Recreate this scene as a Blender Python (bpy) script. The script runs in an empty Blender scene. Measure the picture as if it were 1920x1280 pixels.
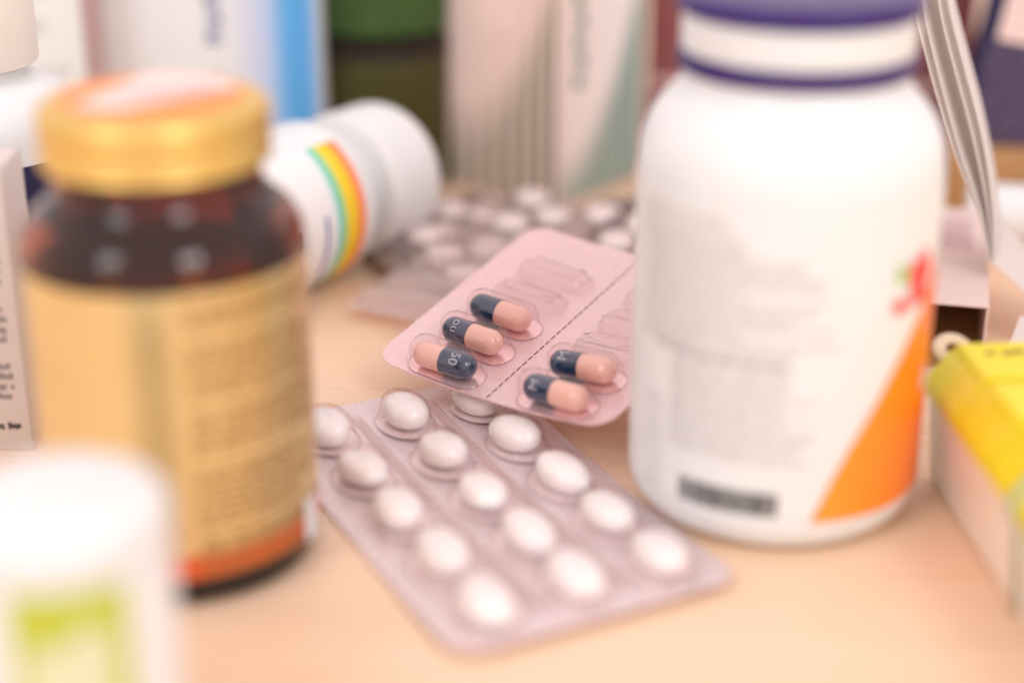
import bpy, bmesh, math, random
from mathutils import Vector, Matrix
R = math.radians
random.seed(7)
S = bpy.context.scene
C = S.collection

# ------------------------------------------------------------------ camera, world, lights, exposure
cam_d = bpy.data.cameras.new('camera')
cam = bpy.data.objects.new('camera', cam_d); C.objects.link(cam)
cam.location = (0, 0, .185); cam.rotation_euler = (R(90 - 22.5), 0, 0)
cam_d.sensor_width = 36; cam_d.lens = 60; cam_d.clip_start = .01; cam_d.clip_end = 20
cam_d.dof.use_dof = True; cam_d.dof.focus_distance = .436; cam_d.dof.aperture_fstop = 60 / 21
S.camera = cam

W = bpy.data.worlds.new('World'); S.world = W; W.use_nodes = True
bg = W.node_tree.nodes['Background']
bg.inputs[0].default_value = (1.0, .845, .835, 1); bg.inputs[1].default_value = 1.18

def area(name, loc, target, sx, sy, power, col):
    d = bpy.data.lights.new(name, 'AREA'); d.shape = 'RECTANGLE'; d.size = sx; d.size_y = sy
    d.energy = power; d.color = col
    o = bpy.data.objects.new(name, d); C.objects.link(o); o.location = loc
    o.rotation_euler = (Vector(target) - Vector(loc)).to_track_quat('-Z', 'Y').to_euler()
    return o
area('window_light', (.92, -1.12, 1.33), (0, .38, .03), .60, .90, 14, (.90, .97, 1))
area('window_light', (-1.08, -.94, 1.24), (-.02, .38, .03), .55, .90, 9.5, (.88, .96, 1))
S.view_settings.view_transform = 'Standard'; S.view_settings.look = 'None'
S.view_settings.exposure = .0; S.view_settings.gamma = 1
S.render.engine = 'CYCLES'
S.cycles.use_denoising = True
S.cycles.max_bounces = 12; S.cycles.transparent_max_bounces = 16

# ------------------------------------------------------------------ materials
class NT:
    def __init__(s, name):
        s.m = bpy.data.materials.new(name); s.m.use_nodes = True
        s.t = s.m.node_tree; s.b = s.t.nodes['Principled BSDF']; s.out = s.t.nodes['Material Output']
    def n(s, typ, **kw):
        x = s.t.nodes.new(typ)
        for k, v in kw.items(): setattr(x, k, v)
        return x
    def l(s, a, b): s.t.links.new(a, b)
    def math(s, op, a, b=None, clamp=False):
        x = s.n('ShaderNodeMath', operation=op, use_clamp=clamp)
        for i, v in enumerate((a, b)):
            if v is None: continue
            if isinstance(v, (int, float)): x.inputs[i].default_value = v
            else: s.l(v, x.inputs[i])
        return x.outputs[0]
    def mix(s, fac, a, b):
        x = s.n('ShaderNodeMix', data_type='RGBA')
        for i, v in ((0, fac), (6, a), (7, b)):
            if isinstance(v, (int, float)): x.inputs[i].default_value = v
            elif isinstance(v, tuple): x.inputs[i].default_value = (*v[:3], 1)
            else: s.l(v, x.inputs[i])
        return x.outputs[2]
    def ramp(s, fac, stops, interp='LINEAR'):
        x = s.n('ShaderNodeValToRGB'); x.color_ramp.interpolation = interp
        e = x.color_ramp.elements
        while len(e) < len(stops): e.new(.5)
        for k, (p, c) in enumerate(stops): e[k].position = p; e[k].color = (*c[:3], 1)
        s.l(fac, x.inputs[0]); return x.outputs[0]
    def noise(s, vec, scale, detail=3):
        x = s.n('ShaderNodeTexNoise'); x.inputs['Scale'].default_value = scale; x.inputs['Detail'].default_value = detail
        s.l(vec, x.inputs['Vector']); return x.outputs['Fac']
    def bump(s, h, strength, dist):
        x = s.n('ShaderNodeBump'); x.inputs['Strength'].default_value = strength; x.inputs['Distance'].default_value = dist
        s.l(h, x.inputs['Height']); s.l(x.outputs[0], s.b.inputs['Normal'])
    def obj(s): return s.n('ShaderNodeTexCoord').outputs['Object']
    def uv(s):
        x = s.n('ShaderNodeSeparateXYZ'); s.l(s.n('ShaderNodeTexCoord').outputs['UV'], x.inputs[0])
        return x.outputs[0], x.outputs[1]
    def col(s, c): s.l(c, s.b.inputs['Base Color'])

def pbr(name, c, rough=.4, metal=0, coat=0, sss=0, trans=0, ior=1.45, vary=.05, alpha=1):
    k = NT(name); b = k.b
    b.inputs['Roughness'].default_value = rough; b.inputs['Metallic'].default_value = metal
    b.inputs['Coat Weight'].default_value = coat; b.inputs['Coat Roughness'].default_value = .08
    b.inputs['Transmission Weight'].default_value = trans; b.inputs['IOR'].default_value = ior
    if sss:
        b.inputs['Subsurface Weight'].default_value = sss
        b.inputs['Subsurface Radius'].default_value = (1, .6, .45); b.inputs['Subsurface Scale'].default_value = .002
    f = k.noise(k.obj(), 140, 4)
    lo = tuple(x * (1 - vary) for x in c); hi = tuple(min(1, x * (1 + vary)) for x in c)
    k.col(k.mix(f, lo, hi))
    k.l(k.math('ADD', k.math('MULTIPLY', k.math('SUBTRACT', f, .5), .15), rough), b.inputs['Roughness'])
    return k.m

M = {}
M['white_plastic'] = pbr('white_plastic', (.765, .785, .785), .32, sss=.25, vary=.015)
M['white_soft'] = pbr('white_soft', (.765, .765, .755), .45, sss=.25, vary=.02)
M['cream_plastic'] = pbr('cream_plastic', (.85, .80, .72), .5, sss=.2, vary=.02)
def paper_mat():
    m = pbr('paper', (.90, .885, .87), .7, vary=.03); t = m.node_tree
    tl = t.nodes.new('ShaderNodeBsdfTranslucent'); tl.inputs[0].default_value = (.92, .88, .85, 1)
    mx = t.nodes.new('ShaderNodeMixShader'); mx.inputs[0].default_value = .5
    t.links.new(t.nodes['Principled BSDF'].outputs[0], mx.inputs[1]); t.links.new(tl.outputs[0], mx.inputs[2])
    t.links.new(mx.outputs[0], t.nodes['Material Output'].inputs[0]); return m
M['paper'] = paper_mat()
M['card_white'] = pbr('card_white', (.77, .78, .76), .5, vary=.02)
M['card_grey'] = pbr('card_grey', (.74, .76, .73), .5, vary=.02)
M['card_pink'] = pbr('card_pink', (.78, .62, .57), .5, vary=.03)
M['card_lilac'] = pbr('card_lilac', (.70, .63, .60), .55, vary=.03)
M['card_side_shade'] = pbr('card_side_shade', (.55, .37, .35), .55, vary=.03)
M['card_red'] = pbr('card_red', (.26, .085, .085), .45, vary=.08)
M['card_navy'] = pbr('card_navy', (.012, .012, .06), .4, vary=.1)
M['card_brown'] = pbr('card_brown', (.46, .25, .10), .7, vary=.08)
M['purple'] = pbr('purple', (.030, .006, .125), .32, vary=.03)
M['purple'].node_tree.nodes['Principled BSDF'].inputs['Specular IOR Level'].default_value = .35
M['orange_print'] = pbr('orange_print', (.95, .25, .02), .35, vary=.04)
M['red_print'] = pbr('red_print', (.85, .06, .05), .35, vary=.08)
M['green_print'] = pbr('green_print', (.35, .6, .08), .35)
M['grey_ink'] = pbr('grey_ink', (.60, .57, .56), .6)
M['soft_ink'] = pbr('soft_ink', (.46, .43, .43), .6)
M['mid_ink'] = pbr('mid_ink', (.28, .25, .25), .6)
M['black_ink'] = pbr('black_ink', (.03, .028, .028), .5)
M['blue_ink'] = pbr('blue_ink', (.13, .16, .42), .5)
M['green_ink'] = pbr('green_ink', (.06, .20, .14), .5)
M['brown_ink'] = pbr('brown_ink', (.30, .15, .04), .5)
M['gold_metal'] = pbr('gold_metal', (.77, .54, .17), .37, metal=.93, vary=.04)
M['gold_top'] = pbr('gold_top', (.90, .30, .07), .42, metal=.25, vary=.05)
M['red_stripe'] = pbr('red_stripe', (.62, .10, .02), .4)
M['tablet_white'] = pbr('tablet_white', (.90, .885, .865), .38, sss=.3, vary=.012)
M['capsule_navy'] = pbr('capsule_navy', (.008, .036, .092), .10, coat=1, vary=.05)
M['capsule_pink'] = pbr('capsule_pink', (.86, .53, .44), .16, coat=.8, sss=.2, vary=.03)
M['ink_white'] = pbr('ink_white', (.75, .78, .82), .4)
M['yellow_lid'] = pbr('yellow_lid', (.82, .72, .006), .28, coat=.2, vary=.02)
M['yellow_clear'] = pbr('yellow_clear', (.80, .70, .03), .3, coat=.3, vary=.03)
M['organizer_body'] = pbr('organizer_body', (.88, .80, .70), .35, sss=.2, vary=.02)
M['ring_plastic'] = pbr('ring_plastic', (.74, .62, .45), .3, sss=.6, vary=.02)
M['green_band'] = pbr('green_band', (.44, .55, .40), .5, vary=.05)
M['green_cap'] = pbr('green_cap', (.032, .085, .012), .4, coat=.2, vary=.35)
M['lime_print'] = pbr('lime_print', (.47, .53, .05), .4, vary=.04)
M['pale_print'] = pbr('pale_print', (.66, .68, .44), .4, vary=.04)
M['mauve_print'] = pbr('mauve_print', (.62, .45, .45), .5, vary=.1)
M['dim_ink'] = pbr('dim_ink', (.30, .20, .30), .5, vary=.1)
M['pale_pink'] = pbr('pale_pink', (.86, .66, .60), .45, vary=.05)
M['perforation'] = pbr('perforation', (.16, .07, .10), .7)

def table_mat():
    k = NT('wood_laminate'); o = k.obj()
    mp = k.n('ShaderNodeMapping'); mp.inputs['Scale'].default_value = (14, 900, 1); k.l(o, mp.inputs[0])
    fine = k.noise(mp.outputs[0], 1.0, 3)
    mp2 = k.n('ShaderNodeMapping'); mp2.inputs['Scale'].default_value = (3, 60, 1); k.l(o, mp2.inputs[0])
    broad = k.noise(mp2.outputs[0], 1.0, 4)
    c = k.mix(broad, (.82, .57, .39), (.88, .65, .47))
    c = k.mix(k.math('MULTIPLY', k.math('SUBTRACT', fine, .45, True), 2.2, True), c, (.72, .47, .30))
    k.col(c); k.b.inputs['Roughness'].default_value = .42
    k.l(k.math('ADD', k.math('MULTIPLY', fine, .2), .33), k.b.inputs['Roughness'])
    k.bump(fine, .25, .0001)
    return k.m
M['table'] = table_mat()

def foil_mat(name, base, rough, strength=.6, metal=.75):
    k = NT(name); u, v = k.uv(); b = k.b
    p = 2 * math.pi / 1.05
    a1 = k.math('SINE', k.math('MULTIPLY', k.math('ADD', u, v), p))
    a2 = k.math('SINE', k.math('MULTIPLY', k.math('SUBTRACT', u, v), p))
    h = k.math('MAXIMUM', a1, a2)
    b.inputs['Base Color'].default_value = (*base, 1); b.inputs['Metallic'].default_value = metal
    f = k.noise(k.obj(), 60, 3)
    k.l(k.math('ADD', k.math('MULTIPLY', f, .2), rough - .1), b.inputs['Roughness'])
    k.bump(k.math('ADD', h, k.math('MULTIPLY', k.noise(k.obj(), 45, 2), 1.2)), strength, .00022)
    b.inputs['Coat Weight'].default_value = 1; b.inputs['Coat Roughness'].default_value = .05
    return k.m
M['foil_silver'] = foil_mat('foil_silver', (.96, .81, .825), .27, .6, .5)
M['foil_pink'] = foil_mat('foil_pink', (.96, .68, .695), .26, .6, .38)
M['foil_floor'] = pbr('foil_floor', (.95, .83, .84), .32, metal=.45, vary=.03)
M['foil_floor_pink'] = pbr('foil_floor_pink', (.96, .70, .715), .18, metal=.5, vary=.03)
M['foil_brown'] = foil_mat('foil_brown', (.50, .38, .31), .4, .4)

def clear_mat(name, tint, rough=.05, haze=0.0):
    k = NT(name); t = k.t
    tr = k.n('ShaderNodeBsdfTransparent')
    lw = k.n('ShaderNodeLayerWeight'); lw.inputs[0].default_value = .5
    k.l(k.mix(k.math('POWER', lw.outputs['Facing'], 5.0), tint, tuple(x * .86 for x in tint)), tr.inputs[0])
    gl = k.n('ShaderNodeBsdfGlossy'); gl.inputs['Roughness'].default_value = rough
    fr = k.n('ShaderNodeFresnel'); fr.inputs[0].default_value = 1.5
    mx = k.n('ShaderNodeMixShader'); ge = k.n('ShaderNodeNewGeometry')
    k.l(k.math('MULTIPLY', fr.outputs[0], k.math('SUBTRACT', 1.0, ge.outputs['Backfacing'])), mx.inputs[0]); k.l(tr.outputs[0], mx.inputs[1]); k.l(gl.outputs[0], mx.inputs[2])
    if haze:
        df = k.n('ShaderNodeBsdfDiffuse'); df.inputs[0].default_value = (.85, .80, .78, 1)
        m2 = k.n('ShaderNodeMixShader'); m2.inputs[0].default_value = haze
        k.l(mx.outputs[0], m2.inputs[1]); k.l(df.outputs[0], m2.inputs[2]); mx = m2
    k.l(mx.outputs[0], k.out.inputs[0]); t.nodes.remove(k.b)
    return k.m
M['clear_pvc'] = clear_mat('clear_pvc', (.97, .93, .93))
M['crushed_pvc'] = clear_mat('crushed_pvc', (.96, .92, .92), .07, .10)
M['milky_pvc'] = clear_mat('milky_pvc', (.95, .88, .87), .10, .26)
M['hazy_pvc'] = clear_mat('hazy_pvc', (.92, .85, .84), .1, .12)

def glass_mat(name, c, rough=.03):
    k = NT(name); b = k.b
    b.inputs['Base Color'].default_value = (*c, 1); b.inputs['Transmission Weight'].default_value = 1
    b.inputs['Roughness'].default_value = rough; b.inputs['IOR'].default_value = 1.5
    return k.m
M['amber_glass'] = glass_mat('amber_glass', (.36, .09, .018), .015)
M['olive_jar'] = pbr('olive_jar', (.055, .05, .008), .35, vary=.25)
M['dark_collar'] = pbr('dark_collar', (.018, .012, .006), .4)
M['dark_fill'] = pbr('dark_fill', (.10, .035, .018), .6, vary=.3)

def gold_label():
    k = NT('gold_label'); b = k.b; u, v = k.uv(); f = k.noise(k.obj(), 90, 4)
    k.col(k.mix(f, (.74, .585, .28), (.84, .68, .35)))
    b.inputs['Metallic'].default_value = .9
    k.l(k.math('ADD', k.math('MULTIPLY', f, .12), .26), b.inputs['Roughness'])
    return k.m
M['gold_label'] = gold_label()

def orange_swoosh():
    k = NT('orange_swoosh'); u, v = k.uv()
    k.col(k.ramp(u, [(0, (.90, .20, .02)), (.06, (.95, .33, .03)), (.55, (.93, .24, .012)), (.85, (.85, .15, .012)), (1, (.8, .10, .01))]))
    k.b.inputs['Roughness'].default_value = .35
    return k.m
M['orange_swoosh'] = orange_swoosh()

def ramp_u(name, stops, interp='LINEAR', rough=.45):
    k = NT(name); u, v = k.uv(); k.col(k.ramp(u, stops, interp)); k.b.inputs['Roughness'].default_value = rough
    return k.m
WH = (.84, .83, .82)
M['blue_fade'] = ramp_u('blue_fade', [(0, (.77, .78, .76)), (.25, (.64, .67, .76)), (.48, (.46, .57, .78)), (.64, (.12, .40, .74)), (.85, (.07, .34, .70)), (1, (.30, .46, .66))])
M['rainbow'] = ramp_u('rainbow', [(0, WH), (.70, WH), (.735, (.68, .78, .84)), (.765, (.15, .60, .42)), (.81, (.25, .62, .30)), (.83, (.88, .66, .01)), (.915, (.90, .55, .01)), (.935, (.90, .25, .06)), (.985, (.90, .22, .10)), (1, (.85, .60, .55))])

def green_card(name, flip):
    # vertical pinstripes that climb towards one side of the face
    k = NT(name); u, v = k.uv()
    if not flip:   # u = 0 at the box corner
        hgt = k.math('ADD', k.math('MULTIPLY', k.math('POWER', k.math('SUBTRACT', 1.0, u), 2.6), .50), .27)
        freq = 44
        card = (.78, .60, .53); ink = (.035, .11, .045); top = 1.3
    else:
        hgt = k.math('ADD', k.math('MULTIPLY', k.math('POWER', u, 2.0), .60), .15)
        freq = 70
        card = (.80, .73, .68); ink = (.025, .20, .15); top = 1.5
    m = k.math('DIVIDE', k.math('SUBTRACT', hgt, v), .24, True)
    m = k.math('MULTIPLY', m, top, True)
    st = k.math('ADD', k.math('MULTIPLY', k.math('SINE', k.math('MULTIPLY', k.math('POWER', u, .8), freq)), .42 if not flip else .22), .50 if not flip else .68)
    m = k.math('MULTIPLY', m, st, True)
    if flip: card_c = k.mix(k.math('POWER', u, .6), (.84, .70, .63), (.90, .90, .89))
    else: card_c = k.mix(u, (.80, .60, .52), (.82, .64, .58))
    k.col(k.mix(m, card_c, ink)); k.b.inputs['Roughness'].default_value = .5
    return k.m
M['green_left'] = green_card('green_left', False)
M['green_right'] = green_card('green_right', True)

# ------------------------------------------------------------------ mesh helpers
def mesh(name, v, f, uv=None, smooth=40):
    me = bpy.data.meshes.new(name); me.from_pydata([tuple(x) for x in v], [], f)
    if uv:
        L = me.uv_layers.new(name='UVMap')
        for lp in me.loops: L.data[lp.index].uv = uv[lp.vertex_index]
    if smooth:
        me.shade_smooth(); me.set_sharp_from_angle(angle=R(smooth))
    else: me.shade_flat()
    me.update(); return me

def obj(name, me, m, parent=None, loc=(0, 0, 0), rot=(0, 0, 0)):
    o = bpy.data.objects.new(name, me); C.objects.link(o)
    if me is not None and m is not None and not me.materials: me.materials.append(M[m])
    o.parent = parent; o.location = loc; o.rotation_euler = rot
    return o

def thing(name, label, cat, loc=(0, 0, 0), rot=(0, 0, 0), group=None):
    o = obj(name, None, None, None, loc, rot); o['label'] = label; o['category'] = cat
    o.empty_display_size = .01
    if group: o['group'] = group
    return o

def lathe(prof, seg=64, wob=0):
    """prof: list of (r, z); closed at the axis where r == 0."""
    v, f, prev = [], [], None
    for r, z in prof:
        if r == 0: v.append((0, 0, z)); cur = [len(v) - 1]
        else:
            cur = []
            for k in range(seg):
                a = 2 * math.pi * k / seg; rr = r * (1 + wob * math.cos(a * seg / 4))
                v.append((rr * math.cos(a), rr * math.sin(a), z)); cur.append(len(v) - 1)
        if prev:
            for k in range(seg):
                a, b = prev[k % len(prev)], prev[(k + 1) % len(prev)]
                c, d = cur[(k + 1) % len(cur)], cur[k % len(cur)]
                q = []
                for x in (a, b, c, d):
                    if x not in q: q.append(x)
                if len(q) > 2: f.append(q)
        prev = cur
    return mesh('lathe', v, f)

def arc(cx, cz, r, a0, a1, n=8):
    return [(cx + r * math.cos(R(a0 + (a1 - a0) * k / n)), cz + r * math.sin(R(a0 + (a1 - a0) * k / n))) for k in range(n + 1)]

def ribbed(r, z0, z1, n, depth, cap_z=None):
    """knurled wall: n ridges round the side."""
    seg = n * 4; v, f = [], []
    for z in (z0, z1):
        for k in range(seg):
            a = 2 * math.pi * k / seg; rr = r + (depth if k % 4 in (1, 2) else 0)
            v.append((rr * math.cos(a), rr * math.sin(a), z))
    for k in range(seg): f.append((k, (k + 1) % seg, seg + (k + 1) % seg, seg + k))
    return mesh('ribs', v, f, smooth=0)

def box(sx, sy, sz, bev=.0006, seg=2, org=(0, 0, 0)):
    """box with its minimum corner at org"""
    bm = bmesh.new(); bmesh.ops.create_cube(bm, size=1)
    for x in bm.verts: x.co = Vector(((x.co.x + .5) * sx + org[0], (x.co.y + .5) * sy + org[1], (x.co.z + .5) * sz + org[2]))
    if bev: bmesh.ops.bevel(bm, geom=bm.edges[:], offset=bev, segments=seg, affect='EDGES', profile=.5)
    me = bpy.data.meshes.new('box'); bm.to_mesh(me); bm.free()
    me.shade_smooth(); me.set_sharp_from_angle(angle=R(35)); return me

def wrap(r, a0, a1, zlo, zhi, nu=40, nv=6):
    """patch lying on an upright cylinder; angle (deg) is measured from -Y towards +X; zlo/zhi numbers or functions of t in 0..1"""
    v, f, uv = [], [], []
    for i in range(nu + 1):
        t = i / nu; a = R(a0 + (a1 - a0) * t)
        lo = zlo(t) if callable(zlo) else zlo; hi = zhi(t) if callable(zhi) else zhi
        for j in range(nv + 1):
            s = j / nv; v.append((r * math.sin(a), -r * math.cos(a), lo + (hi - lo) * s)); uv.append((t, s))
    for i in range(nu):
        for j in range(nv):
            a = i * (nv + 1) + j; f.append((a, a + nv + 1, a + nv + 2, a + 1))
    return mesh('wrap', v, f, uv)

def merge(parts):
    v, f = [], []
    for pv, pf in parts:
        o = len(v); v += pv; f += [tuple(i + o for i in q) for q in pf]
    return mesh('print', v, f, smooth=0)

def words(x0, x1, y, h, rnd, wmin=.5, wmax=3.2, fill=.85):
    """letter-sized dashes of one line of small print: rectangles (x0, x1, y0, y1)"""
    out = []; x = x0
    while x < x1:
        n = rnd.randint(2, 8)
        for _ in range(n):
            w = h * rnd.uniform(.35, .75)
            if x + w > x1: break
            yy = h * rnd.choice([0, 0, 0, .25, -.2]); hh = h * rnd.choice([.7, .7, 1.0])
            out.append((x, x + w * fill, y + min(0, yy), y + hh))
            x += w
        x += h * .6
    return out

def flat_print(rects, place):
    """rects in a face's own metres; place(x, y) -> 3-D point"""
    return merge([([tuple(place(*p)) for p in ((a, c), (b, c), (b, d), (a, d))], [(0, 1, 2, 3)]) for a, b, c, d in rects])

def cyl_print(rects, r):
    """rects with x as arc length in metres from the -Y direction"""
    parts = []
    for a, b, c, d in rects:
        n = max(1, int((b - a) / .0015)); v, f = [], []
        for i in range(n + 1):
            t = (a + (b - a) * i / n) / r
            v += [(r * math.sin(t), -r * math.cos(t), c), (r * math.sin(t), -r * math.cos(t), d)]
        for i in range(n): f.append((2 * i, 2 * i + 2, 2 * i + 3, 2 * i + 1))
        parts.append((v, f))
    return merge(parts)

def quad_uv(p0, p1, p2, p3, n=1):
    return mesh('panel', [p0, p1, p2, p3], [(0, 1, 2, 3)], [(0, 0), (1, 0), (1, 1), (0, 1)], 0)

def outline(kind, a, b, n=40):
    """a = half length along x, b = half width along y"""
    pts = []
    if kind == 'ellipse':
        for k in range(n):
            t = 2 * math.pi * k / n; pts.append((a * math.cos(t), b * math.sin(t)))
    else:
        L = max(a - b, 0)
        for k in range(n):
            t = 2 * math.pi * (k + .5) / n; pts.append((b * math.cos(t) + (L if math.cos(t) > 0 else -L), b * math.sin(t)))
    return pts

def dome(kind, a, b, prof, n=40, crush=0, rnd=None):
    """stack of inset outlines; prof = [(inset, z)...] ending in a cap"""
    v, f, prev = [], [], None
    for q, (ins, z) in enumerate(prof):
        cur = []
        for (x, y) in outline(kind, a - ins, b - ins, n):
            dz = crush * rnd.uniform(-1, 1) * (q / len(prof)) if crush else 0
            v.append((x + (crush * rnd.uniform(-.6, .6) if crush else 0), y + (crush * rnd.uniform(-.5, .5) if crush else 0), max(z + dz, 0))); cur.append(len(v) - 1)
        if prev:
            for k in range(n): f.append((prev[k], prev[(k + 1) % n], cur[(k + 1) % n], cur[k]))
        prev = cur
    v.append((0, 0, prof[-1][1] * (1.0 if not crush else .6))); c = len(v) - 1
    for k in range(n): f.append((prev[k], prev[(k + 1) % n], c))
    return mesh('dome', v, f, smooth=60 if not crush else 25)

def rounded_sheet(w, l, rad, thick, bow=lambda x, y: 0, nx=24, ny=24, uvscale=1000):
    """rounded rectangle plate from (0,0) to (w,l), gridded so that it can bow; uv in mm"""
    def edge_x(y):
        d = 0
        for yy in (y, l - y):
            if yy < rad: d = rad - math.sqrt(max(0, rad * rad - (rad - yy) ** 2))
        return d
    ys = []
    for j in range(ny + 1):
        ys.append(l * j / ny)
    for k in range(1, 6):
        a = rad * (1 - math.cos(R(90 * k / 6))); ys += [a, l - a]
    ys = sorted(set(round(y, 7) for y in ys))
    v, f, uv = [], [], []
    for side in (0, 1):
        for y in ys:
            e = edge_x(y)
            for i in range(nx + 1):
                x = e + (w - 2 * e) * i / nx
                v.append((x, y, bow(x, y) + (0 if side else -thick))); uv.append((x * uvscale, y * uvscale))
    n1 = nx + 1; off = n1 * len(ys)
    for j in range(len(ys) - 1):
        for i in range(nx):
            a = j * n1 + i
            f.append((off + a, off + a + 1, off + a + n1 + 1, off + a + n1)); f.append((a, a + n1, a + n1 + 1, a + 1))
    for j in range(len(ys) - 1):
        for i in (0, nx):
            a = j * n1 + i; q = (a, a + n1, off + a + n1, off + a); f.append(q if i == 0 else q[::-1])
    for j in (0, len(ys) - 1):
        for i in range(nx):
            a = j * n1 + i; q = (a, off + a, off + a + 1, a + 1); f.append(q[::-1] if j == 0 else q)
    return mesh('sheet', v, f, uv, 50)

def text_mesh(s, size):
    cu = bpy.data.curves.new('lettering', 'FONT'); cu.body = s; cu.size = size
    cu.align_x = 'CENTER'; cu.align_y = 'CENTER'; cu.resolution_u = 6; cu.offset = -.018 * size
    o = bpy.data.objects.new('lettering', cu); C.objects.link(o)
    me = bpy.data.meshes.new_from_object(o.evaluated_get(bpy.context.evaluated_depsgraph_get()))
    bpy.data.objects.remove(o); bpy.data.curves.remove(cu)
    me.materials.clear()
    return me

# ------------------------------------------------------------------ the table
t = obj('table', box(2.4, 1.7, .03, .002, 2, (-1.2, -.25, -.03)), 'table'); t['kind'] = 'structure'

# ------------------------------------------------------------------ amber jar with gold cap
RJ = .0288
jar = thing('pill_jar', 'brown glass jar with gold screw cap and gold label', 'jar', (-.0712, .3305, 0), (0, 0, 0))
pr = [(0, .0012), (RJ - .006, .0008)] + arc(RJ - .004, .0042, .004, -90, 0, 6) + [(RJ, .0715)] + arc(RJ - .0085, .0715, .0085, 0, 58, 7) \
    + [(.0226, .0810), (.0213, .0826), (.0208, .0845), (.0208, .0905)]
inn = [(.0188, .0905), (.0188, .084), (.0200, .0812), (RJ - .0075, .0775), (RJ - .0024, .0712), (RJ - .0022, .006), (RJ - .006, .0035), (0, .0035)]
obj('glass_body', lathe(pr + inn, 72), 'amber_glass', jar)
obj('contents', lathe([(0, .004), (RJ - .0075, .0042), (RJ - .004, .0065), (RJ - .003, .010), (RJ - .003, .056), (RJ - .006, .061), (.012, .0635), (0, .064)], 40), 'dark_fill', jar)
RC = .0231
cp = [(RC - .003, .0882), (RC - .0004, .0884)] + arc(RC - .0006, .0891, .0006, -60, 60, 3) + [(RC - .0004, .0899), (RC - .0002, .0922)] + arc(RC - .0004, .0930, .0005, -70, 70, 3) \
    + [(RC - .0003, .0940), (RC - .0001, .0972)] + arc(RC - .0030, .0975, .0030, 0, 80, 6) + [(RC - .0044, .1009), (RC - .0060, .1006), (0, .1006)]
cap = obj('screw_cap', lathe(cp, 72), 'gold_metal', jar)
# printed disc on the lid: orange ground, pale panel across it with a mauve motif
obj('lid_disc', lathe([(RC - .0050, .10085), (RC - .0056, .1011), (0, .1011)], 64), 'gold_top', cap)
def clipdisc(poly, z): return mesh('p', [(x, y, z) for x, y in poly], [tuple(range(len(poly)))], smooth=0)
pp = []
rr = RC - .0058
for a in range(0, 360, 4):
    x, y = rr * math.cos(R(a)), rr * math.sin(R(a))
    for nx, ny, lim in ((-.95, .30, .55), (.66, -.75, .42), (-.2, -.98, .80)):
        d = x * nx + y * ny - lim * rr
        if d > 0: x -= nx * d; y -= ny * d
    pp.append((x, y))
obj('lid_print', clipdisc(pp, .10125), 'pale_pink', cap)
o = obj('lid_motif', clipdisc([(-.009, -.0022), (.002, -.0030), (.0125, .0030), (.011, .0062), (-.001, .0022)], .1014), 'mauve_print', cap)
lab = obj('label', wrap(RJ + .00015, -150, 152, .0128, .0690, 96, 4), 'gold_label', jar)
obj('stripe', wrap(RJ + .00016, -150, 152, .0072, .0128, 96, 1), 'red_stripe', lab)
obj('white_tab', wrap(RJ + .0004, 70, 82, .0055, .0155, 6, 2), 'white_plastic', lab)
rnd = random.Random(3); rects = []
z = .0655
for blk, (n, h, gap) in enumerate([(3, .0013, .0021), (7, .0010, .0018), (5, .0012, .0021), (8, .0010, .0018), (5, .0012, .0020)]):
    for i in range(n):
        rects += words(RJ * R(17), RJ * R(rnd.uniform(66, 86)), z, h, rnd); z -= gap
    z -= .0016
obj('label_text', cyl_print(rects, RJ + .0003), 'brown_ink', lab)

# ------------------------------------------------------------------ large white bottle with purple cap
RW = .0328
bot = thing('supplement_bottle', 'large white bottle with purple cap, orange swoosh and barcode', 'bottle', (.0600, .3552, 0))
pr = [(0, .0022), (RW - .012, .0016), (RW - .0085, .0002)] + arc(RW - .0085, .0087, .0085, -84, 0, 9) + [(RW, .079), (.0326, .0834), (.0320, .0864), (.0310, .0892), (.0294, .0920), (.0276, .0943), (.0259, .0960), (.0247, .0974), (.0241, .0990), (.0240, .1018), (.0232, .1020), (.0232, .1155), (0, .1155)]
obj('bottle_body', lathe(pr, 96), 'white_plastic', bot)
nk = obj('neck_band', lathe([(.0233, .1010), (.0250, .1012), (.0253, .1017), (.0252, .1043), (.0247, .1048), (.0233, .1049)], 72), 'purple', bot)
obj('neck_collar', lathe([(.0233, .1049), (.0243, .1050), (.0245, .1057), (.0245, .1126), (.0236, .1133), (.0233, .1133)], 72), 'white_plastic', bot)
cp = obj('cap', lathe([(.0234, .1134), (.0252, .1133), (.0257, .1138), (.0257, .1150)] + arc(.0240, .1151, .0017, 0, 80, 6) + [(.0205, .1171), (.010, .1173), (0, .1173)], 72), 'purple', bot)
lab = obj('label', wrap(RW + .00012, -128, 150, .0093, .0800, 110, 4), 'white_plastic', bot)
def sw_hi(t):  # upper boundary of the orange area by angle 6.5..75 deg
    a = 6.5 + 73.5 * t
    pts = [(6.5, .0094), (13, .0185), (20.4, .0268), (29, .0345), (38, .0425), (47, .0495), (56, .0555), (66, .0610), (80, .0650)]
    for (a0, z0), (a1, z1) in zip(pts, pts[1:]):
        if a <= a1: return z0 + (z1 - z0) * (a - a0) / (a1 - a0)
    return pts[-1][1]
obj('orange_swoosh', wrap(RW + .00026, 6.5, 80, .00932, sw_hi, 48, 6), 'orange_swoosh', lab)
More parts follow.
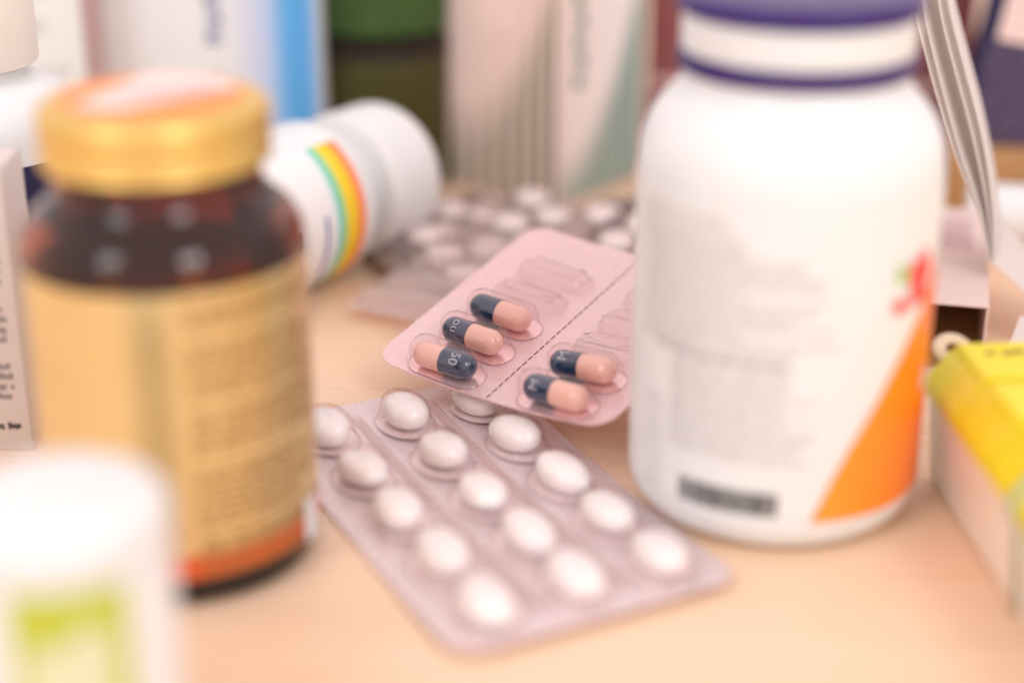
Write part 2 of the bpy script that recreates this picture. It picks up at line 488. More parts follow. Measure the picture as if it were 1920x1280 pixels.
def blob(name, r, a, z, sa, sz, m, seed):
    q = random.Random(seed); v = [(r * math.sin(R(a)), -r * math.cos(R(a)), z)]; f = []
    n = 22
    for k in range(n):
        t = 2 * math.pi * k / n; g = q.uniform(.55, 1.1)
        aa = R(a + sa * g * math.cos(t)); v.append((r * math.sin(aa), -r * math.cos(aa), z + sz * g * math.sin(t)))
    for k in range(n): f.append((0, 1 + k, 1 + (k + 1) % n))
    return obj(name, mesh('blob', v, f, smooth=0), m, lab)
blob('red_motif', RW + .00052, 49, .0605, 8.5, .0072, 'red_print', 5)
blob('red_motif', RW + .00048, 38, .0565, 4.5, .0022, 'red_print', 6)
blob('green_motif', RW + .00056, 37.5, .0635, 3.2, .0026, 'green_print', 8)
blob('pale_motif', RW + .00058, 62, .036, 4, .004, 'pale_pink', 9)
rnd = random.Random(11); rects = []
z = .0752
for k in range(4):
    rects += words(RW * R(-74), RW * R(-30 + 3 * k), z, .0009, rnd); z -= .0019
z = .0690
for k in range(14):
    rects += words(RW * R(-70), RW * R(rnd.uniform(-4, 14) if k % 5 else -22), z, .00105, rnd); z -= .00178
z = .0425
for k in range(12):
    rects += words(RW * R(-52), RW * R(rnd.uniform(-6, 6)), z, .00105, rnd); z -= .00178
obj('label_text', cyl_print(rects, RW + .00026), 'grey_ink', lab)
rects = words(RW * R(-62), RW * R(-2), .0447, .0013, random.Random(4))
obj('label_heading', cyl_print(rects, RW + .00030), 'soft_ink', lab)
rects = []; x = RW * R(-46); rnd = random.Random(2)
while x < RW * R(-7):
    w = rnd.choice([.0002, .0003, .0005, .0007]); rects.append((x, x + w, .0108, .0163)); x += w + rnd.choice([.0002, .0003, .0004])
obj('barcode', cyl_print(rects, RW + .00034), 'black_ink', lab)
rects = []
for a, b, c, d in ((-65, -64.3, .011, .032), (-58.7, -58, .011, .032), (-65, -58, .0107, .0111), (-65, -58, .0319, .0323)):
    rects.append((RW * R(a), RW * R(b), c, d))
obj('lot_frame', cyl_print(rects, RW + .00034), 'grey_ink', lab)

# ------------------------------------------------------------------ small white tub in front, lime label
RT = .0178
tub = thing('pill_tub', 'small white tub with lime green label, nearest the camera', 'tub', (-.0745, .2490, 0))
obj('tub_body', lathe([(0, .0005), (RT - .003, 0)] + arc(RT - .003, .003, .003, -90, 0, 5) + [(RT - .0002, .0480), (RT - .0012, .0486), (0, .0486)], 64), 'white_plastic', tub)
obj('tub_lid', lathe([(RT - .002, .0488), (RT + .0001, .0490), (RT + .0002, .0508)] + arc(RT - .0046, .0510, .0048, 0, 88, 10) + [(.006, .0560), (0, .0560)], 64), 'white_soft', tub)
lab = obj('label', wrap(RT, -115, 120, .006, .0475, 60, 2), 'white_plastic', tub)
obj('lime_panel', wrap(RT + .00014, -16, 46, .010, .0464, 24, 2), 'lime_print', lab)
obj('pale_window', wrap(RT + .00028, -8, 36, .010, lambda t: .0365 if t < .45 else .0365 + .0035 * math.sin((t - .45) / .55 * math.pi), 24, 2), 'pale_print', lab)

# ------------------------------------------------------------------ tablet blister pack (bowed, on the table)
PA, PB = .0222, .0203
IL, JL = 5.28, 3.26      # extent in rows / columns
LY, LX = IL * PA, JL * PB
TP = thing('blister_pack', 'silver blister pack of fifteen white oval tablets lying on the table', 'blister pack', (-.0449, .3779, .0008), (0, 0, .4666))
X0, Y0 = -.62 * PB, -(4.58) * PA     # local min corner; tablet (i,j) sits at (j*PB, -i*PA)
def bow_tab(x, y):
    i = -(y + Y0) / PA if False else -(y) / PA
    return .0014 * ((i - 2.15) / 2.15) ** 2
sheet = rounded_sheet(LX, LY, .007, .0004, lambda x, y: bow_tab(x + X0, y + Y0) , 26, 34)
obj('foil', sheet, 'foil_silver', TP, (X0, Y0, 0))
tabp = [(1.0, 0), ]
def tablet_mesh(a, b, h):
    prof = [(.30, -.5), (.62, -.47), (.84, -.38), (.95, -.26), (1.0, -.16), (1.0, .10), (.95, .22), (.85, .335), (.68, .435), (.42, .50), (.15, .512)]
    v, f, prev = [], [], None; n = 36
    v.append((0, 0, -.5 * h))
    for s, z in prof:
        cur = []
        for x, y in outline('ellipse', a * s, b * s, n): v.append((x, y, z * h)); cur.append(len(v) - 1)
        if prev:
            for k in range(n): f.append((prev[k], prev[(k + 1) % n], cur[(k + 1) % n], cur[k]))
        else:
            for k in range(n): f.append((0, cur[(k + 1) % n], cur[k]))
        prev = cur
    v.append((0, 0, .515 * h))
    for k in range(n): f.append((prev[k], prev[(k + 1) % n], len(v) - 1))
    return mesh('tablet', v, f, smooth=40)
TH = .0063
tm = tablet_mesh(.0054, .0083, TH); tm.materials.append(M['tablet_white'])
pk = dome('ellipse', .0070, .0095, [(-.0008, .00005), (.0000, .0004), (.0006, .0016), (.0010, .0042), (.0015, .0060), (.0026, .0071), (.0042, .0076), (.0055, .0077)], 44)
pk.materials.append(M['clear_pvc'])
def floor_mesh(kind, a, b, m):
    q = outline(kind, a, b, 40); me = mesh('floor', [(x, y, .00012) for x, y in q], [tuple(range(40))], smooth=0); me.materials.append(M[m]); return me
flo = floor_mesh('ellipse', .0069, .0094, 'foil_floor')
rnd = random.Random(21)
for i in range(5):
    for j in range(3):
        x, y = j * PB, -i * PA; zb = bow_tab(x, y)
        p = obj('pocket', pk, None, TP, (x, y, zb + .0002))
        obj('pocket_floor', flo, None, p)
        obj('tablet', tm, None, TP, (x + rnd.uniform(-.0006, .0006), y + rnd.uniform(-.0007, .0007), zb + TH * .5 + .0005), (R(rnd.uniform(-7, 4)), R(rnd.uniform(-6, 6)), R(rnd.uniform(-9, 9))))
for jx in (.5, 1.5):     # stiffening ribs between the columns
    v, f = [], []; n = 34
    for k in range(n + 1):
        y = Y0 + .008 + (LY - .016) * k / n; zb = bow_tab(0, y)
        for q in range(7):
            a = math.pi * q / 6; v.append((jx * PB + .0013 * math.cos(a), y, zb + .0001 + .0010 * math.sin(a)))
    for k in range(n):
        for q in range(6): a = k * 7 + q; f.append((a, a + 1, a + 8, a + 7))
    obj('stiffening_rib', mesh('rib', v, f), 'hazy_pvc', TP)

# ------------------------------------------------------------------ capsule blister pack (tilted, resting on the tablet pack)
e1 = Vector((.80343072, -.59537866, -.00482948)); e2 = Vector((.58652582, .79003715, .17840618)); e3 = e1.cross(e2)
CW, CL = .0718, .0745
_q = Matrix.Rotation(R(.5), 3, 'Z') @ Matrix.Rotation(R(2.5), 3, e1); e1, e2, e3 = _q @ e1, _q @ e2, _q @ e3
CPK = thing('blister_pack', 'pink blister pack with navy and pink capsules and crushed empty pockets', 'blister pack')
CPK.matrix_world = Matrix(((e1.x, e2.x, e3.x, -.0357), (e1.y, e2.y, e3.y, .4062), (e1.z, e2.z, e3.z, .0102), (0, 0, 0, 1)))
def bow_cap(x, y): return .0026 * (x / CW - .5) ** 2 * 4
def tilt_cap(x): return -math.atan(.0026 * 8 * (x / CW - .5) / CW)
obj('foil', rounded_sheet(CW, CL, .0065, .0004, bow_cap, 30, 30), 'foil_pink', CPK)
rc, Lc = .0034, .0186
def half(x_cut, x_end, r, sgn):
    """capsule half as a lathe round X: open at x_cut, domed at x_end"""
    prof = [(r, x_cut)] + [(r, x_cut + (x_end - r - x_cut) * k / 3) for k in (1, 2, 3)] + [(r * math.cos(R(a)), x_end - r + r * math.sin(R(a))) for a in (12, 25, 38, 51, 64, 77)] + [(0, x_end)]
    me = lathe(prof, 36)
    me.transform(Matrix.Rotation(R(90), 4, 'Y') if sgn > 0 else Matrix.Rotation(R(-90), 4, 'Y'))
    return me
navy = half(0, Lc * .5, rc + .00012, 1); navy.materials.append(M['capsule_navy'])
pinkh = half(-.0015, Lc * .5, rc, -1); pinkh.materials.append(M['capsule_pink'])
pkt = dome('stadium', .0112, .0048, [(-.0006, .00005), (.0001, .0005), (.0004, .0020), (.0006, .0045), (.0010, .0062), (.0018, .0072), (.0034, .0077)], 48)
pkt.materials.append(M['clear_pvc'])
def imprint(par, s, th0, size):
    me = text_mesh(s, size)
    r = rc + .00022
    # refine is not needed at this size: letters are small against the curvature
    for v in me.vertices:
        a = R(th0) - v.co.x / r; v.co = (Lc * .235 + v.co.y, r * math.sin(a), r * math.cos(a))
    me.materials.append(M['ink_white'])
    obj('imprint', me, None, par)
m0, pc, ca, cb = .0052, .0121, .0207, .0550
rnd = random.Random(8)
caps = [(ca, 0, 0, '50', -30), (ca, 1, 180, 'no', 30), (ca, 2, 180, '', 0), (cb, 0, 180, 'M', 42), (cb, 1, 180, 'M', 20)]
caps_done = set(); flc = floor_mesh('stadium', .0111, .0047, 'foil_floor_pink')
for (cx, k, rz, s, th) in caps:
    caps_done.add((cx, k)); x = cx + (0 if k else -.0006); y = m0 + k * pc; zb = bow_cap(x, y)
    pq = obj('pocket', pkt, None, CPK, (x, y, zb + .0003), (0, tilt_cap(x), R(rnd.uniform(-2, 2))))
    obj('pocket_floor', flc, None, pq)
    nv = obj('capsule', navy, None, CPK, (x + rnd.uniform(-.0006, .0006), y - .0006, zb + rc + .0006), (0, tilt_cap(x) * (1 if rz == 0 else -1) + R(rnd.uniform(-2, 2)), R(rz + rnd.uniform(-4, 4))))
    obj('capsule_half', pinkh, None, nv)
    if s: imprint(nv, s, th, .0038)
for cx in (ca, cb):
    for k in range(5):
        if (cx, k) in caps_done: continue
        y = m0 + k * pc
        me = dome('stadium', .0112, .0049, [(-.0006, .0001), (.0004, .0012), (.0012, .0028), (.0022, .0034), (.0034, .0030)], 18, .0010, rnd)
        obj('crushed_pocket', me, 'crushed_pvc', CPK, (cx, y, bow_cap(cx, y) + .0003), (0, tilt_cap(cx), 0))
rects = []; y = .0006
while y < CL - .002:
    rects.append((CW * .5 - .00016, CW * .5 + .00016, y, y + .0019)); y += .0026
obj('perforation', flat_print(rects, lambda x, y: (x, y, bow_cap(x, y) + .00012)), 'perforation', CPK)

# ------------------------------------------------------------------ blister packs heaped behind
def heap_pack(label, loc, rot, w, l, foil, nx, ny, kind, a, b, h, fillm, clear='hazy_pvc', skip=()):
    root = thing('blister_pack', label, 'blister pack', loc, rot)
    obj('foil', rounded_sheet(w, l, .005, .0004, lambda x, y: 0, 8, 8), foil, root)
    dm = dome(kind, a * 1.18, b * 1.22, [(-.0004, .0001), (.0003, .0006), (.0008, h * .6), (.0014, h * .9), (.0024, h * 1.02)], 28); dm.materials.append(M[clear])
    if fillm:
        tb = tablet_mesh(a, b, h * .85); tb.materials.append(M[fillm])
    for i in range(nx):
        for j in range(ny):
            x, y = w * (i + .5) / nx, l * (j + .5) / ny
            obj('pocket', dm, None, root, (x, y, .0001))
            if fillm and (i, j) not in skip: obj('tablet', tb, None, root, (x, y, h * .45 + .0004))
    return root
heap_pack('clear pink blister pack with long empty pockets beside the rainbow bottle', (-.0500, .4640, .0040), (R(4), R(-3), R(-33)), .050, .062, 'milky_pvc', 1, 5, 'stadium', .019, .0042, .0050, None, 'crushed_pvc')
heap_pack('grey foil blister pack of white tablets half under the pink capsule pack', (-.018, .470, .0035), (R(5), 0, R(24)), .060, .066, 'foil_brown', 4, 4, 'ellipse', .0060, .0060, .0055, 'tablet_white', skip=((0, 3), (2, 3), (1, 2), (3, 1)))
heap_pack('brown foil blister pack below the green striped carton', (-.026, .508, .0020), (R(3), 0, R(-6)), .095, .049, 'foil_brown', 6, 3, 'stadium', .0052, .0075, .0055, 'dark_fill', skip=((1, 1), (3, 0), (2, 2), (4, 2)))
heap_pack('blister pack of pale tablets farthest right in the heap', (-.008, .4830, .0060), (R(4), R(2), R(-35)), .045, .062, 'foil_brown', 3, 4, 'ellipse', .0058, .0062, .0058, 'tablet_white', skip=((0, 2), (2, 3)))

heap_pack('amber foil blister pack with two white tablets by the fallen cap', (-.041, .494, .0050), (R(6), R(4), R(12)), .046, .040, 'foil_brown', 3, 3, 'ellipse', .0056, .0056, .0052, 'tablet_white', skip=((0, 0), (1, 0), (2, 0), (0, 1), (0, 2), (1, 2), (2, 1)))
heap_pack('brown blister pack with dark pills against the large white bottle', (.022, .500, .0062), (R(7), R(-3), R(-22)), .048, .040, 'foil_silver', 4, 3, 'ellipse', .0048, .0052, .0052, 'dark_fill', skip=((1, 0), (2, 2)))
# ------------------------------------------------------------------ white bottle lying on its side, rainbow label
RB = .0245
u = Vector((math.cos(R(55)), math.sin(R(55)), 0)); yv = Vector((0, 0, 1)); xv = yv.cross(u)
LB = thing('fallen_bottle', 'white bottle on its side with rainbow striped label', 'bottle')
# local Z runs along the bottle towards the cap; local -Y faces up
ax = Matrix((( -xv.x, -yv.x, u.x, -.0950), (-xv.y, -yv.y, u.y, .4550), (-xv.z, -yv.z, u.z, RB), (0, 0, 0, 1)))
LB.matrix_world = ax
obj('bottle_body', lathe([(0, .001), (RB - .004, 0)] + arc(RB - .004, .004, .004, -90, 0, 5) + [(RB, .056)] + arc(RB - .010, .056, .010, 0, 62, 6) + [(.0172, .0672), (.0160, .0690), (.0160, .078), (0, .078)], 64), 'white_plastic', LB)
cp = obj('cap', lathe([(.016, .0722), (.0222, .0724), (.0228, .0732), (.0228, .0910)] + arc(.0158, .0910, .0070, 0, 85, 9) + [(.008, .0982), (0, .0984)], 64), 'white_soft', LB)
obj('ribs', ribbed(.0227, .0745, .090, 70, .0002), 'white_soft', cp)
# label angle from -Y (up) : seam near the top, wrapping down the side that faces the camera
me = wrap(RB + .00015, 30, 150, .004, .0550, 50, 40)
L = me.uv_layers[0]
for d in L.data: d.uv = (d.uv[1], d.uv[0])
lab = obj('label', me, 'rainbow', LB)
rects = words(RB * R(84), RB * R(142), .021, .0052, random.Random(31))
obj('label_text', cyl_print(rects, RB + .0003), 'black_ink', lab)
obj('label_stripe', wrap(RB + .0003, 80, 148, .0365, .0378, 20, 1), 'blue_ink', lab)

# ------------------------------------------------------------------ cartons
def carton(label, loc, rz, w, d, h, m, tilt=(0, 0)):
    """front face lies on local y = 0, facing -y; x from 0 to w"""
    root = thing('carton', label, 'carton', loc, (R(tilt[0]), R(tilt[1]), R(rz)))
    obj('box', box(w, d, h - .0004, .0005, 2), m, root)
    fl = obj('tuck_flap', box(w - .001, d - .0012, .0004, .00012, 1, (.0005, .0006, h - .00038)), m, root)
    return root
front = lambda e: (lambda x, y: (x, -e, y))

# carton with grey print at the left edge
c1 = carton('narrow dull pink carton with rows of grey print beside the amber jar', (-.1605, .377, 0), 0, .043, .018, .0715, 'card_lilac')
rnd = random.Random(41); rects = []; z = .066
for blk in range(4):
    for k in range(5): rects += words(.004, .0405 - .003 * (k == 4), z, .0017, rnd); z -= .0026
    z -= .0018
obj('printed_text', flat_print([r for r in rects if r[2] > .0125], front(.00012)), 'mid_ink', c1)
obj('bold_line', flat_print(words(.006, .041, .0060, .0016, random.Random(9)), front(.00016)), 'black_ink', c1)

# white supplement bottle with navy label behind it
RN = .028
nb = thing('supplement_bottle', 'cream capped white bottle with navy label at the upper left', 'bottle', (-.1425, .4380, 0))
obj('bottle_body', lathe([(0, .001), (RN - .004, 0)] + arc(RN - .004, .004, .004, -90, 0, 5) + [(RN, .066)] + arc(RN - .013, .066, .013, 0, 70, 9) + [(.0155, .0795), (.0155, .084), (0, .084)], 64), 'white_plastic', nb)
cp = obj('cap', lathe([(.014, .0822), (.0186, .0824), (.0190, .0830), (.0190, .1010)] + arc(.0170, .1010, .0020, 0, 85, 5) + [(0, .1032)], 64), 'cream_plastic', nb)
lab = obj('label', wrap(RN + .00015, -120, 150, .006, .0600, 60, 2), 'card_navy', nb)
obj('green_stripe', wrap(RN + .0003, -120, 150, .0300, .0360, 60, 1), 'green_print', lab)

c2 = carton('white carton with grey print far back on the left', (-.1930, .556, 0), -6, .0535, .024, .116, 'card_grey')
obj('side_panel', box(.00025, .0228, .1144, 0, 1, (.0535, .0006, .0006)), 'card_side_shade', c2)  # shaded side of the carton, its shade put into a mauve card colour
rnd = random.Random(43)
obj('printed_text', flat_print(words(.036, .0485, .0650, .0060, rnd) + words(.038, .050, .0520, .0026, rnd) + words(.036, .050, .078, .0026, rnd) + words(.036, .049, .090, .003, rnd), front(.00015)), 'grey_ink', c2)

c3 = carton('white carton with blue fading edge and upright blue lettering', (-.1375, .570, 0), 0, .0725, .026, .120, 'card_white')
obj('fade_panel', quad_uv((.0400, -.0002, .0008), (.0721, -.0002, .0008), (.0721, -.0002, .1192), (.0400, -.0002, .1192)), 'blue_fade', c3)
rnd = random.Random(44); rects = []
for k in range(9):
    z = .0575 + k * .0062
    rects += [(.0348, .0400, z, z + .0013), (.0348, .0400, z + .0030, z + .0042), (.0348 + .0035 * (k % 2), .0365 + .0035 * (k % 2), z, z + .004)]
obj('upright_lettering', flat_print(rects, front(.00025)), 'blue_ink', c3)
obj('small_line', flat_print(words(.0345, .0445, .0445, .0020, rnd), front(.00025)), 'grey_ink', c3)

# olive glass jar with a green cap, between the cartons
gj = thing('glass_jar', 'olive glass jar with bright green cap between the cartons', 'jar', (-.0470, .6080, 0))
obj('glass_body', lathe([(0, .001), (.022, 0)] + arc(.0235, .003, .003, -90, 0, 5) + [(.0265, .046)] + arc(.0205, .046, .006, 0, 70, 6) + [(.0212, .0530), (.0205, .0545), (.0205, .058), (0, .058)], 56), 'olive_jar', gj)
obj('dark_collar', lathe([(.0212, .0478), (.0268, .0480), (.0268, .0548), (.0212, .0560)], 56), 'dark_collar', gj)
cp = obj('cap', lathe([(.020, .0565), (.0258, .0566), (.0264, .0572), (.0264, .0800)] + arc(.0239, .0800, .0025, 0, 85, 5) + [(0, .0826)], 56), 'green_cap', gj)
obj('ribs', ribbed(.0263, .058, .079, 50, .0005), 'green_cap', cp)

# green striped carton seen on its corner
cg = thing('carton', 'pinkish carton with green pinstripes, standing corner on behind the blister packs', 'carton', (.0158, .5680, 0))
A_L, A_R = 142, 52; WL, WR = .0515, .0520; HG = .122
dl = Vector((math.cos(R(A_L)), math.sin(R(A_L)), 0)); dr = Vector((math.cos(R(A_R)), math.sin(R(A_R)), 0))
ps = [Vector((0, 0, 0)), dr * WR, dr * WR + dl * WL, dl * WL]
v = [tuple(p) for p in ps] + [(p.x, p.y, HG) for p in ps]
bm = bmesh.new(); vs = [bm.verts.new(p) for p in v]
for q in ((3, 2, 1, 0), (4, 5, 6, 7), (0, 1, 5, 4), (1, 2, 6, 5), (2, 3, 7, 6), (3, 0, 4, 7)): bm.faces.new([vs[i] for i in q])
bmesh.ops.bevel(bm, geom=bm.edges[:], offset=.0008, segments=2, affect='EDGES')
me = bpy.data.meshes.new('box'); bm.to_mesh(me); bm.free(); me.shade_smooth(); me.set_sharp_from_angle(angle=R(35))
obj('box', me, 'card_pink', cg)
nl = Vector((dl.y, -dl.x, 0)) * -1; nl = nl if nl.y < 0 else -nl
nr = Vector((dr.y, -dr.x, 0)); nr = nr if nr.y < 0 else -nr
def panel_on(d, n, a, b, z0, z1, e=.0002):
    p = lambda s, z: tuple(d * s + n * e + Vector((0, 0, z)))
    return quad_uv(p(a, z0), p(b, z0), p(b, z1), p(a, z1))
obj('front_panel', panel_on(dl, nl, .0012, WL - .001, .0008, HG - .001), 'green_left', cg)
obj('side_panel', panel_on(dr, nr, .0012, WR - .001, .0008, HG - .001), 'green_right', cg)
rects = []
rnd = random.Random(47)
for k in range(10):
    z = .0405 + k * .0068
    rects += [(.0085, .0150, z, z + .0013), (.0085, .0150, z + .0032, z + .0046), (.0085 + .0045 * (k % 2), .0106 + .0045 * (k % 2), z, z + .0046)]
obj('upright_lettering', flat_print(rects, lambda x, y: dr * x + nr * .00035 + Vector((0, 0, y))), 'green_ink', cg)
obj('pale_patch', panel_on(dl, nl, .018, .034, .060, HG - .004, .0003), 'pale_pink', cg)

# red carton behind the white bottle, navy carton to its right
cr = carton('dark red carton standing behind the large white bottle', (.0500, .622, 0), -4, .118, .03, .115, 'card_red')
obj('mauve_band', flat_print([(.002, .116, .030, .0335)], front(.0002)), 'mauve_print', cr)
cn = carton('navy carton with pale text panels leaning at the upper right', (.1520, .572, .0230), -14, .070, .022, .115, 'card_navy', (-6, 9))
rnd = random.Random(51)
obj('pink_panel', flat_print([(.006, .064, .0370, .106)], front(.0002)), 'pale_pink', cn)
rects = []
for k in range(11): rects += words(.004, .066, .0335 - k * .0029, .0011, rnd)
obj('text_block', flat_print(rects, front(.0003)), 'dim_ink', cn)
rects = []
for k in range(9): rects += words(.008, .062, .040 + k * .0045, .0016, rnd)
obj('panel_text', flat_print(rects, front(.0004)), 'mauve_print', cn)

# shallow wooden tray edge under the navy carton
tr = thing('wooden_block', 'orange brown wooden block below the navy carton', 'block', (.1480, .560, 0), (0, 0, R(-12)))
obj('block_body', box(.09, .05, .0225, .0012, 2), 'card_brown', tr)

# white tube lying in front of it
wt = thing('tube', 'white tube lying in front of the wooden block', 'tube')
wt.matrix_world = Matrix.Translation((.1485, .5320, .0105)) @ Matrix.Rotation(R(-12), 4, 'Z') @ Matrix.Rotation(R(90), 4, 'Y')
obj('tube_body', lathe([(0, 0), (.0075, .0002)] + arc(.0082, .0018, .0018, -90, 0, 4) + [(.0100, .090), (0, .0902)], 40), 'white_plastic', wt)
obj('tube_cap', lathe([(.0094, .0903), (.0104, .0905), (.0104, .104), (.0096, .105), (0, .105)], 40), 'white_soft', wt)

# ------------------------------------------------------------------ open pink carton lying flat, leaflet, lilac sheet
oc = thing('open_carton', 'pale pink carton lying flat with its open end towards the camera', 'carton', (.0940, .4330, 0), (0, 0, R(-14)))
ow, od, oh, ot = .0345, .085, .0185, .0006
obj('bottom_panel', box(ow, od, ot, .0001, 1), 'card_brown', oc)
obj('top_panel', box(ow, od, ot, .0001, 1, (0, 0, oh)), 'card_pink', oc)
obj('side_panel', box(ot, od, oh - ot - .0002, .0001, 1, (0, 0, ot + .0001)), 'card_pink', oc)
obj('side_panel', box(ot, od, oh - ot - .0002, .0001, 1, (ow - ot, 0, ot + .0001)), 'card_pink', oc)
obj('back_panel', box(ow - 2 * ot - .0004, ot, oh - ot - .0002, .0001, 1, (ot + .0002, od - ot, ot + .0001)), 'card_pink', oc)
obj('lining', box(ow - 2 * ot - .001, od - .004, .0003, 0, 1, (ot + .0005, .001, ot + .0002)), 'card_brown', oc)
tg = obj('mauve_print', box(.020, .030, .00015, 0, 1, (.010, .045, oh + ot)), 'mauve_print', oc)

def sheet_strip(prof, dv, th=.00018):
    """paper strip: profile [(x,z)] in the picture plane, swept along dv"""
    v, f = [], []; n = len(prof); m = 4
    for s in (0, 1):
        for k, (x, z) in enumerate(prof):
            for j in range(m + 1):
                t = j / m
                bend = .0015 * math.sin(t * math.pi) * (k / n)
                v.append((x + dv[0] * t + bend + s * th, dv[1] * t, z + dv[2] * t))
    off = n * (m + 1)
    for k in range(n - 1):
        for j in range(m):
            a = k * (m + 1) + j; f.append((a, a + 1, a + m + 2, a + m + 1)); f.append((off + a, off + a + m + 1, off + a + m + 2, off + a + 1))
        for j in (0, m):
            a = k * (m + 1) + j; f.append((a, a + m + 1, off + a + m + 1, off + a))
    for k in (0, n - 1):
        for j in range(m):
            a = k * (m + 1) + j; f.append((a, off + a, off + a + 1, a + 1))
    return mesh('strip', v, f)
def smoothp(pts, n=8):
    out = []
    for i in range(len(pts) - 1):
        p0 = Vector(pts[max(i - 1, 0)]); p1 = Vector(pts[i]); p2 = Vector(pts[i + 1]); p3 = Vector(pts[min(i + 2, len(pts) - 1)])
        for k in range(n):
            t = k / n
            out.append(tuple(.5 * ((2 * p1) + (p2 - p0) * t + (2 * p0 - 5 * p1 + 4 * p2 - p3) * t * t + (3 * p1 - p0 - 3 * p2 + p3) * t ** 3)))
    return out + [pts[-1]]
lf = thing('leaflet', 'folded white paper leaflet standing on edge right of the large bottle', 'leaflet', (0, .446, 0))
tops = [((.1030, .104), (.1056, .0925), (.1176, .0598), (.1275, .0385), (.1322, .0245)), ((.1054, .106), (.1080, .0925), (.1193, .0598), (.1282, .0385), (.1325, .0242)),
        ((.1100, .107), (.1124, .0925), (.1240, .0598), (.1303, .0385), (.1330, .0240)), ((.1130, .107), (.1153, .0925), (.1266, .0598), (.1318, .0385), (.1334, .0243))]
for k, p in enumerate(tops):
    pts = smoothp(list(p))
    obj('page', sheet_strip(pts, ((.0088, .0105, .0090, .0030)[k], (.026, .026, .026, .010)[k], .001 * (k % 3))), 'paper', lf)
v, f = [], []; nn = 8
P0, P1, P2, P3 = Vector((.1330, 0, .0243)), Vector((.1560, -.015, .0020)), Vector((.1600, .026, .0080)), Vector((.1388, .018, .0300))
for sd in (0, 1):
    for i in range(nn + 1):
        for j in range(nn + 1):
            a, b = i / nn, j / nn
            q = P0 * (1 - a) * (1 - b) + P1 * a * (1 - b) + P2 * a * b + P3 * (1 - a) * b
            v.append((q.x, q.y, q.z + .0012 * math.sin(a * math.pi) + sd * .0003))
for sd in (0, 1):
    for i in range(nn):
        for j in range(nn):
            a = sd * (nn + 1) ** 2 + i * (nn + 1) + j; q = (a, a + nn + 1, a + nn + 2, a + 1); f.append(q if sd else q[::-1])
for k in range(nn):
    o2 = (nn + 1) ** 2
    for a, b in ((k * (nn + 1), (k + 1) * (nn + 1)), ((k + 1) * (nn + 1) + nn, k * (nn + 1) + nn), (k + 1, k), (nn * (nn + 1) + k, nn * (nn + 1) + k + 1)): f.append((a, b, b + o2, a + o2))
obj('folded_page', mesh('wing', v, f), 'paper', lf)
ls = thing('paper_sheet', 'pale lilac paper with small blue print beside the yellow organizer', 'paper', (.1250, .4020, .0100), (R(9), R(4), R(-24)))
obj('sheet', box(.050, .030, .0003, .0001, 1), 'paper', ls)
obj('blue_print', flat_print(words(.003, .045, .0225, .0017, random.Random(60)) + words(.006, .045, .018, .0015, random.Random(61)), lambda x, y: (x, y, .00045)), 'blue_ink', ls)

# ------------------------------------------------------------------ yellow pill organizer
org = thing('pill_organizer', 'yellow lidded pill organizer with pale body at the right edge', 'pill organizer', (.0960, .3620, 0), (0, 0, R(4)))
OL = .158; N = 7; pit = OL / N
def prism(prof, y0, y1, bev=.0006):
    bm = bmesh.new(); a = [bm.verts.new((x, y0, z)) for x, z in prof]; b = [bm.verts.new((x, y1, z)) for x, z in prof]
    n = len(prof); bm.faces.new(a); bm.faces.new(b[::-1])
    for k in range(n): bm.faces.new((a[k], b[k], b[(k + 1) % n], a[(k + 1) % n]))
    bmesh.ops.recalc_face_normals(bm, faces=bm.faces[:])
    if bev: bmesh.ops.bevel(bm, geom=bm.edges[:], offset=bev, segments=2, affect='EDGES')
    me = bpy.data.meshes.new('prism'); bm.to_mesh(me); bm.free(); me.shade_smooth(); me.set_sharp_from_angle(angle=R(30)); return me
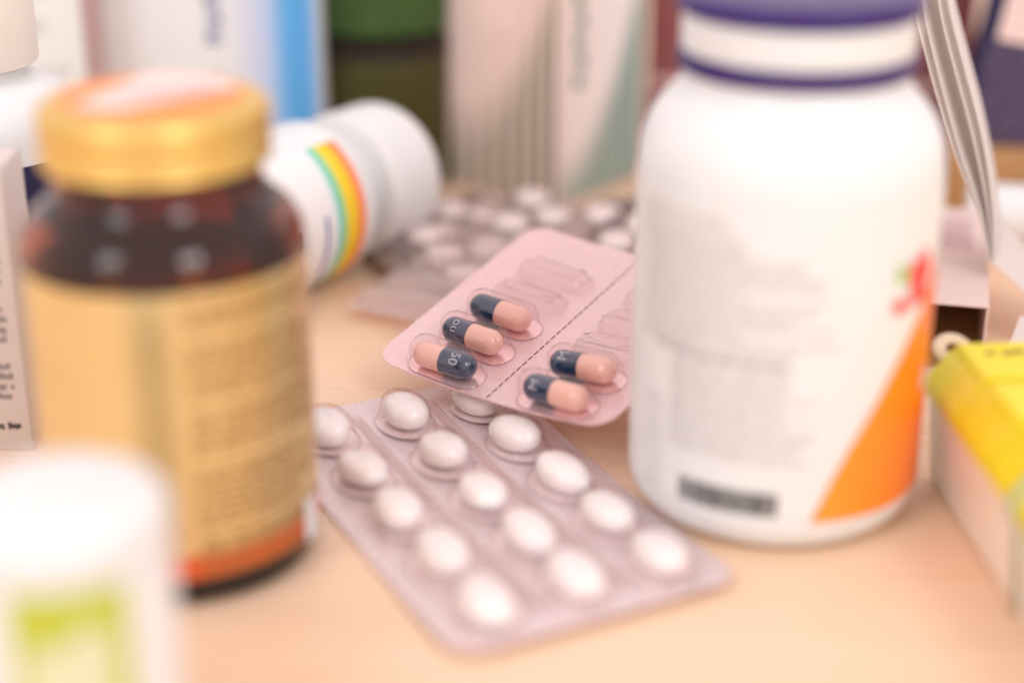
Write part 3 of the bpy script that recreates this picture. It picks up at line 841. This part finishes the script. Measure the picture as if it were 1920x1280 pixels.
obj('tray', prism([(.0030, .0), (.0290, .0), (.0312, .0225), (.0008, .0225)], -OL, 0, .0009), 'organizer_body', org)
lidm = prism([(-.0006, .0228), (.0326, .0228), (.0326, .0262), (.0268, .0338), (.0052, .0338), (-.0006, .0262)], -pit + .0002, -.0002, .0007); lidm.materials.append(M['yellow_clear'])
padm = prism([(.0054, .0339), (.0266, .0339), (.0258, .0350), (.0062, .0350)], -pit + .0012, -.0012, .0004); padm.materials.append(M['yellow_lid'])
rnd = random.Random(70)
markm = flat_print(words(.0105, .0215, -.0085, .0026, rnd), lambda x, y: (x, y, .03515)); markm.materials.append(M['brown_ink'])
for k in range(N):
    ld = obj('lid', lidm, None, org, (0, -k * pit, 0))
    obj('raised_pad', padm, None, ld)
    if k < 1: obj('embossed_mark', markm, None, ld)
v, f = [], []; n1, n2 = 40, 12    # hanging ring at the far end
for i in range(n1):
    a = 2 * math.pi * i / n1
    for j in range(n2):
        b = 2 * math.pi * j / n2; r = .0032 + .0015 * math.cos(b)
        v.append((r * math.cos(a), r * math.sin(a), .0007 * math.sin(b)))
for i in range(n1):
    for j in range(n2): f.append((i * n2 + j, ((i + 1) % n1) * n2 + j, ((i + 1) % n1) * n2 + (j + 1) % n2, i * n2 + (j + 1) % n2))
obj('hanging_ring', mesh('ring', v, f), 'ring_plastic', org, (.0072, .0046, .0310), (R(30), 0, 0))
e = .0005
bp = [(.0030 - e, .0008), (.0008 - e, .0225), (-.0006 - e, .0228), (-.0006 - e, .0264), (.0052 - e, .0341), (.0070, .0350 + e), (.0250, .0350 + e), (.0268 + e, .0341), (.0326 + e, .0264), (.0312 + e, .0225), (.0290 + e, .0008)]
v, f = [], []
for (x, z) in bp:
    v += [(x, -.0625, z), (x, -.0595, z)]
for k in range(len(bp) - 1): f.append((2 * k, 2 * k + 1, 2 * k + 3, 2 * k + 2))
bandm = mesh('band', v, f, smooth=60)
bo = obj('elastic_band', bandm, 'green_band', org)
sm = bo.modifiers.new('thick', 'SOLIDIFY'); sm.thickness = .0006; sm.offset = 1
